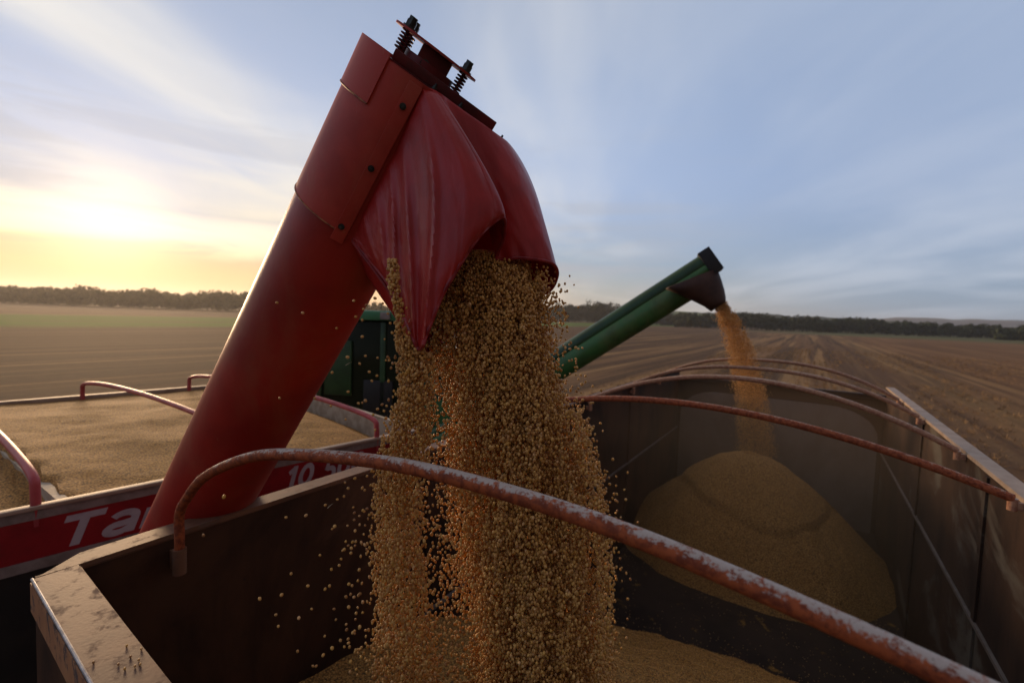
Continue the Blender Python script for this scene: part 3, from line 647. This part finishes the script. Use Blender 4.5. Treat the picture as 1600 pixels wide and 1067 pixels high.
kb_('cab_base',(-.95,.6,-.05,1.65,1.3,2.149),green_p,.05)
for i in range(6): kb_('vent_slat',(.8,1.6,.02,.041,1.9+i*.09,1.93+i*.09),black,.004)
kb_('cab_panel',(.05,.13,-.05,-.021,2.2,3.84),green_d,.01); kb_('handrail',(-1.06,-1.02,-.12,-.08,1.6,3.2),green_p,.01); kb_('mirror',(.60,.80,-.35,-.31,3.2,3.55),black,.02)
for x_ in(-.75,-.5,.1,.35): kb_('work_light',(x_,x_+.14,-.19,-.151,3.88,3.98),board_grey,.01)
kb_('feeder_house',(-.55,.3,-1.2,-.05,.6,1.4),green_d,.05)
for a,b,r_ in((-.75,.4,.9),(1.0,-.25,.75),(1.9,.5,.6)):
    bm=bmesh.new(); c=K(a,b,r_); tube(bm,[c+FY*q for q in(-.3,-.24,.24,.3)],lambda t,r_=r_:r_ if .2<t<.8 else r_*.9,28); wv=C_(finish('wheel',bm,tyre_m,cb))
    bm=bmesh.new(); tube(bm,[c-FY*.31,c+FY*.31],r_*.5,20); finish('wheel_rim',bm,paint('yellow rim',(.45,.30,.02),(.3,.2,.02)),wv)
# unloading auger
a0=G(700,676,5.6); a1=G(1119,411,4.45); aa=(a1-a0).normalized()
dn=Vector((0,0,-1)); dn=(dn-aa*dn.dot(aa)).normalized(); sd=aa.cross(dn)
if sd.dot(G(900,500,1)-Vector((0,0,CZ)))>0: sd=-sd
kk=a0+dn*.03
bm=bmesh.new(); tube(bm,[a0+dn*.055-aa*.6,a1+dn*.055-aa*.28],.128,32); ag=C_(finish('unloading_auger',bm,green_p,cb))
bm=bmesh.new(); tube(bm,[a0-dn*.055-aa*.6,a1-dn*.055-aa*.02],.095,28); finish('upper_tube',bm,green_d,ag)
bm=bmesh.new(); tube(bm,[a1+dn*.005-aa*.9+sd*.06,a1+dn*.005-aa*.10+sd*.06],.052,18); finish('side_rail',bm,green_p,ag)
bm=bmesh.new(); q=lambda s,n_,c:a1+aa*s+dn*n_+sd*c
fbox(bm,q,-.10,.02,-.165,.085,-.12,.12,.006); finish('end_cap',bm,black,ag)
bm=bmesh.new()
# rubber spout: loft hanging under the end
ringsp=[]
for (pa,pb,wd) in (((1040,452),(1121,420),.13),((1060,460),(1127,436),.13),((1086,472),(1132,453),.11),((1100,479),(1134,464),.10),((1111,487),(1134,471),.09)):
    ring=[]; A_1=G(*pa,4.42); B_1=G(*pb,4.42)
    for i in range(24):
        a=2*math.pi*i/24; ring.append(bm.verts.new((A_1+B_1)/2+(B_1-A_1)/2*math.cos(a)+sd*wd*math.sin(a)))
    ringsp.append(ring)
for a,b in zip(ringsp,ringsp[1:]):
    for i in range(24): j=(i+1)%24; bm.faces.new((a[i],a[j],b[j],b[i]))
ru=finish('rubber_spout',bm,rubber,ag); mm=ru.modifiers.new('thickness','SOLIDIFY'); mm.thickness=.008
# ---------------------------------------------------------------- beans
BR=.0034
def bean_mesh():
    bm=bmesh.new(); bmesh.ops.create_icosphere(bm,subdivisions=2,radius=1)
    for v in bm.verts: v.co=Vector((v.co.x*.92,v.co.y*.86,v.co.z*1.10))*BR
    me=bpy.data.meshes.new('soybean'); bm.to_mesh(me); bm.free(); me.shade_smooth(); me.materials.append(bean); return me
BM=bean_mesh()
def bean_gn(name,pts,label,rad=BR*.97,sub=2,stretch=1.30,tilt=.5,cat='falling grain'):
    me=bpy.data.meshes.new(name); me.from_pydata([tuple(p) for p in pts],[],[]); o=link(name,me,bean)
    ng=bpy.data.node_groups.new(name,'GeometryNodeTree'); ng.interface.new_socket('Geometry',in_out='INPUT',socket_type='NodeSocketGeometry'); ng.interface.new_socket('Geometry',in_out='OUTPUT',socket_type='NodeSocketGeometry')
    nd=ng.nodes; gi=nd.new('NodeGroupInput'); go=nd.new('NodeGroupOutput'); ic=nd.new('GeometryNodeMeshIcoSphere'); ic.inputs['Radius'].default_value=rad; ic.inputs['Subdivisions'].default_value=sub
    tf=nd.new('GeometryNodeTransform'); tf.inputs['Scale'].default_value=(.95,.86,stretch); sm=nd.new('GeometryNodeSetShadeSmooth'); ma=nd.new('GeometryNodeSetMaterial'); ma.inputs['Material'].default_value=bean
    ip=nd.new('GeometryNodeInstanceOnPoints'); rv=nd.new('FunctionNodeRandomValue'); rv.data_type='FLOAT_VECTOR'; rv.inputs[0].default_value=(-tilt,-tilt,-3.1); rv.inputs[1].default_value=(tilt,tilt,3.1)
    rs=nd.new('FunctionNodeRandomValue'); rs.data_type='FLOAT'; rs.inputs[2].default_value=.75; rs.inputs[3].default_value=1.15; rs.inputs['Seed'].default_value=5
    mp=nd.new('GeometryNodeMeshToPoints'); L=ng.links.new
    L(gi.outputs[0],mp.inputs[0]); L(mp.outputs[0],ip.inputs['Points']); L(ic.outputs['Mesh'],tf.inputs[0]); L(tf.outputs[0],sm.inputs[0]); L(sm.outputs[0],ma.inputs[0]); L(ma.outputs[0],ip.inputs['Instance'])
    L(rv.outputs[0],ip.inputs['Rotation']); L(rs.outputs[1],ip.inputs['Scale']); L(ip.outputs[0],go.inputs[0])
    md=o.modifiers.new('beans','NODES'); md.node_group=ng
    return tag(o,label,cat,kind='stuff')
def lerp_prof(prof,y):
    for a,b in zip(prof,prof[1:]):
        if a[0]<=y<=b[0]:
            t=(y-a[0])/(b[0]-a[0]); return [p+(q-p)*t for p,q in zip(a,b)]
    return list(prof[-1] if y>prof[-1][0] else prof[0])
def stream(prof,n,clump=.45,edge=2.2,seed=1):
    # prof rows: y, left x, right x, distance, half depth ; the stream is a 3-D column with elliptical section
    rg=random.Random(seed); out=[]; y0,y1=prof[0][0],prof[-1][0]
    while len(out)<n:
        y=rg.uniform(y0,y1); _,xl,xr,d,hd=lerp_prof(prof,y)
        a=rg.uniform(0,2*math.pi); r=math.sqrt(rg.random()); r=r*(1+.07*rg.gauss(0,1)) if rg.random()<.86 else r+abs(rg.gauss(0,.22))
        cx=(xl+xr)/2; hw=(xr-xl)/2; x=cx+hw*r*math.cos(a); dd=d+hd*r*math.sin(a)
        p=G(x,y,dd)
        c=noise.noise(Vector((p.x*20,p.y*20,p.z*3.2+seed)))+.6*noise.noise(Vector((p.x*55,p.y*55,p.z*9)))
        lim=(-.52-clump*.2+(r-.62)*edge*.80) if r<1.06 else -.1
        if c<lim: continue
        out.append(p)
    return out
main=[(392,725,762,1.22,.05),(412,706,842,1.20,.07),(450,685,862,1.17,.09),(500,668,868,1.16,.10),(560,668,876,1.15,.11),(640,688,895,1.15,.12),(740,694,925,1.15,.13),(830,705,940,1.15,.14),(930,715,945,1.16,.15),(1010,735,942,1.16,.16),(1110,720,945,1.17,.17),(1300,700,960,1.18,.2),(1500,690,980,1.18,.22)]
leftp=[(530,612,646,1.03,.025),(560,610,680,1.05,.04),(640,604,682,1.06,.055),(700,594,676,1.07,.06),(760,582,668,1.08,.07),(860,578,668,1.09,.09),(960,582,675,1.10,.10),(1080,575,700,1.12,.12),(1300,565,720,1.14,.14),(1500,560,740,1.14,.15)]
pm=stream(main,92000,clump=.05,seed=3); pl=stream(leftp,11500,clump=.0,seed=11)
strand=[(405,603,624,1.00,.010),(440,603,625,1.00,.012),(480,613,632,1.01,.014),(530,612,642,1.02,.02),(560,610,660,1.03,.03)]
ps=stream(strand,330,clump=.0,seed=17)+stream([(406,604,624,1.0,.01),(438,604,626,1.0,.01)],60,clump=0,seed=19)
mist=[]   # thinner veil between and around the two streams
rg=random.Random(21)
for _ in range(5200):
    y=rg.uniform(640,1300); _a,xl,xr,d,hd=lerp_prof(main,y); _b,l2,r2,d2,h2=lerp_prof(leftp,y)
    x=rg.uniform(l2,xl+40) if rg.random()<.35+.45*((y-640)/660) else xr+rg.gauss(0,9); x=min(x,xr+26)
    mist.append(G(x,y,rg.uniform(1.02,1.25)))
bean_gn('soybean_stream',pm+mist,'broad curtain of soybeans falling from the red fabric spout')
bean_gn('soybean_stream',pl+ps,'narrow trickle of soybeans spilling past the left tip of the red fabric spout')
far=[(470,1115,1134,4.42,.05),(500,1120,1158,4.48,.10),(540,1132,1176,4.75,.11),(580,1141,1190,5.0,.13),(620,1148,1200,5.3,.14),(690,1150,1212,5.75,.16),(715,1150,1214,5.8,.16)]
pf=stream(far,26000,clump=.1,edge=1.2,seed=5)
bean_gn('soybean_stream',pf,'distant stream of soybeans falling from the green auger onto the tall heap',sub=1,stretch=1.6)
# beans lying on the heap surfaces and the floor, and on the near slope
rg=random.Random(4); sc_pts=[]
for _ in range(26000):
    u=rg.uniform(1.6,4.0); v=rg.uniform(VL+.01,VR-.01); z=pile_near(u,v)
    if z>FL: sc_pts.append(B(u,v,z+.002))
for _ in range(2600):
    u=rg.uniform(3.3,5.2); v=rg.uniform(VL+.01,VR-.01)
    if noise.noise((u*2.2,v*2.2,3))>rg.uniform(-.3,.5) or u<3.9: sc_pts.append(B(u,v,max(FL,pile_near(u,v))+.003))
bean_gn('scattered_soybeans',sc_pts,'soybeans scattered over the dark bed floor and the near heap',sub=1,stretch=1.1,tilt=3.,cat='spilled grain')
# loose beans, each a thing
NB=0
def loose(p,label,group,s=None):
    global NB
    o=bpy.data.objects.new('soybean',BM); COL.objects.link(o); o.location=p; o.rotation_euler=(rg.uniform(0,6),rg.uniform(0,6),rg.uniform(0,6)); s=s or rg.uniform(.8,1.15); o.scale=(s,s,s)
    tag(o,label,'soybean',group); NB+=1
TUB=lambda x,y: x<600-.571*(y-432)
ga='loose soybeans left of the streams, above the hoop'
for x,y in((473,489),(526,513),(553,470),(572,477),(568,483),(556,495),(566,500),(566,526),(601,530),(543,558),(562,568),(590,559),(603,563),(608,563),(571,556),(519,582),(577,581),(589,587),(581,595),(544,612),(560,630),(566,629),(571,626),(597,632),(604,634),(590,639),(600,642),(583,648),(492,622),(517,634),(433,473),(437,622),(540,655),(610,505),(598,474),(611,452),(586,466),(613,520),(606,490)):
    loose(G(x,y,rg.uniform(.9,1.08)),*(('pale soybean flying loose in front of the red auger tube','loose soybeans before the red tube') if TUB(x,y) else ('pale soybean flying loose in front of the dark cab glass','loose soybeans before the cab') if y>520 else ('pale soybean flying loose in the gap between red tube and fabric spout','loose soybeans in the gap beside the spout')))
LBf=lambda x,y:('soybean flying loose left of the trickle, '+('just below the nearest hoop' if y<850 else 'midway down the wall' if y<960 else 'near the bottom of the picture'))
GBf=lambda x,y:'loose soybeans against the brown wall, '+('upper' if y<850 else 'middle' if y<960 else 'lower')
gb='loose soybeans over the dark bed left of the trickle'
for x,y in((350,776),(318,836),(447,808),(478,805),(455,896),(440,929),(406,935),(481,915),(487,951),(467,965),(431,960),(435,978),(567,797),(577,804),(527,780),(519,826),(523,822),(538,858),(549,856),(500,867),(530,883),(518,889),(515,915),(508,920),(548,928),(545,948),(560,930),(522,951),(519,1012),(505,1023),(465,1017),(494,1040),(489,1040),(532,1000),(541,975),(551,988),(556,1015),(548,1033)):
    loose(G(x,y,rg.uniform(.85,1.1)),LBf(x,y),GBf(x,y))
for _ in range(62):
    y=rg.uniform(740,1060); x=lerp_prof(leftp,y)[1]-abs(rg.gauss(0,26))-3; loose(G(x,y,rg.uniform(.95,1.15)),LBf(x,y),GBf(x,y))
LCf=lambda y:'soybean loose right of the broad curtain, '+('in front of the sky and green auger' if y<600 else 'between the second hoop and the nearest hoop' if y<790 else 'below the nearest hoop')
GCf=lambda y:'loose soybeans right of the curtain, '+('upper' if y<600 else 'middle' if y<790 else 'lower')
gc_='loose soybeans right of the broad stream'
for _ in range(95):
    y=rg.uniform(430,900); x=lerp_prof(main,y)[2]+abs(rg.gauss(0,15))+4; loose(G(x,y,rg.uniform(1.05,1.22)),LCf(y),GCf(y))
for _ in range(16): loose(G(rg.uniform(838,866),rg.uniform(408,462),1.14),'soybean flying loose in the dark right corner of the fabric spout mouth','loose soybeans in the spout mouth',.8)
LD='soybean lying on the worn near top rail of the trailer'
for x,y in((198,1008),(221,1013),(204,1025),(217,1030),(185,1037),(195,1044),(146,1034),(219,1037),(211,1040)):
    r_=ray(x,y); t=(HR+.0045)/r_.z; loose(Vector((0,0,CZ))+r_*t,LD,'soybeans lying on the near rail',.75)
# chaff
straw=paint('pale straw',(.55,.45,.30),(.42,.33,.20),20,.6)
for x,y,l,a in((545,568,.016,.5),(516,790,.015,.7),(700,700,.010,2.),(905,600,.012,1.1),(893,760,.014,2.1),(640,500,.010,1.2)):
    bm=bmesh.new(); p=G(x,y,1.0); d_=(CR*math.cos(a)+CU*math.sin(a))*l; tube(bm,[p-d_*.5,p+d_*.05+Vector((0,0,.0006)),p+d_*.5],lambda t:.0007*(1.2-t),5); o=finish('straw_fragment',bm,straw); tag(o,'tiny pale sliver of straw floating among the flying soybeans','straw','straw slivers in the air')

# ---------------------------------------------------------------- evening air
def haze():
    m=bpy.data.materials.new('haze'); m.use_nodes=True; m.node_tree.nodes.clear(); k=N(m.node_tree)
    v=k.n('ShaderNodeVolumePrincipled'); v.inputs['Color'].default_value=(.92,.90,.88,1); v.inputs['Density'].default_value=.00022; v.inputs['Anisotropy'].default_value=.55
    o=k.n('ShaderNodeOutputMaterial'); k.L(v.outputs[0],o.inputs['Volume'])
    bm=bmesh.new(); I=lambda a,b,c:Vector((a,b,c)); fbox(bm,I,-2600,2600,-300,2700,-3.5,75); h=finish('haze',bm,m,None,False); tag(h,'thin warm evening haze over the whole field','haze',kind='stuff')
haze()

# stubble standing in the field near the trailers
def stubble():
    m,k,b=new_mat('cut stalks'); rnd=k.n('ShaderNodeObjectInfo').outputs['Random']; k.put(b.inputs['Base Color'],k.mix(rnd,(.12,.065,.03),(.38,.24,.11))); b.inputs['Roughness'].default_value=.9
    rg=random.Random(9); bm=bmesh.new(); tuft=[]
    pts=[]
    def add(n,v0,v1,u0,u1):
        for _ in range(n):
            f=rg.random()**1.4; u=u0+(u1-u0)*f; v=rg.uniform(v0,v1); v=round(v/.5)*.5+rg.gauss(0,.07)
            if noise.noise((v*.4,u*.05,1.))<-.18: continue
            pts.append(tuple(B(u,v,-4.0)))
    add(15000,1.6,46,4,95); add(7000,-10,1.6,10,95)
    me=bpy.data.meshes.new('stubble'); me.from_pydata(pts,[],[]); o=link('stubble',me,m)
    ng=bpy.data.node_groups.new('stubble','GeometryNodeTree'); ng.interface.new_socket('Geometry',in_out='INPUT',socket_type='NodeSocketGeometry'); ng.interface.new_socket('Geometry',in_out='OUTPUT',socket_type='NodeSocketGeometry')
    nd=ng.nodes; L=ng.links.new; gi=nd.new('NodeGroupInput'); go=nd.new('NodeGroupOutput'); jn=nd.new('GeometryNodeJoinGeometry')
    for a,b2,x,y in((.3,.2,0,0),(-.5,.3,.05,.02),(.1,-.6,-.04,.05),(1.2,.3,.02,-.06),(-.2,1.3,-.06,-.03)):
        c=nd.new('GeometryNodeMeshCone'); c.inputs['Vertices'].default_value=3; c.inputs['Radius Top'].default_value=.004; c.inputs['Radius Bottom'].default_value=.009; c.inputs['Depth'].default_value=.17
        t=nd.new('GeometryNodeTransform'); t.inputs['Rotation'].default_value=(a,b2,0); t.inputs['Translation'].default_value=(x,y,.0); L(c.outputs['Mesh'],t.inputs[0]); L(t.outputs[0],jn.inputs[0])
    ma=nd.new('GeometryNodeSetMaterial'); ma.inputs['Material'].default_value=m; L(jn.outputs[0],ma.inputs[0])
    mp=nd.new('GeometryNodeMeshToPoints'); ip=nd.new('GeometryNodeInstanceOnPoints'); rv=nd.new('FunctionNodeRandomValue'); rv.data_type='FLOAT_VECTOR'; rv.inputs[0].default_value=(-.2,-.2,-3.1); rv.inputs[1].default_value=(.2,.2,3.1)
    rs=nd.new('FunctionNodeRandomValue'); rs.data_type='FLOAT'; rs.inputs[2].default_value=.5; rs.inputs[3].default_value=1.3
    L(gi.outputs[0],mp.inputs[0]); L(mp.outputs[0],ip.inputs['Points']); L(ma.outputs[0],ip.inputs['Instance']); L(rv.outputs[0],ip.inputs['Rotation']); L(rs.outputs[1],ip.inputs['Scale']); L(ip.outputs[0],go.inputs[0])
    o.modifiers.new('stalks','NODES').node_group=ng; tag(o,'short cut stalks standing in rows over the harvested field','stubble',kind='stuff')
stubble()

# grain dust hanging over the far half of the bed
def dust():
    m=bpy.data.materials.new('grain dust'); m.use_nodes=True; m.node_tree.nodes.clear(); k=N(m.node_tree)
    v=k.n('ShaderNodeVolumePrincipled'); v.inputs['Color'].default_value=(.96,.62,.34,1); v.inputs['Density'].default_value=.065; v.inputs['Anisotropy'].default_value=.3
    k.L(v.outputs[0],k.n('ShaderNodeOutputMaterial').inputs['Volume'])
    bm=bmesh.new(); fbox(bm,B,3.2,UE-.03,VL+.03,VR-.03,FL+.01,HR-.06); h=finish('grain_dust',bm,m,None,False); tag(h,'pale dust hanging in the bed around the far falling stream','dust',kind='stuff')
dust()
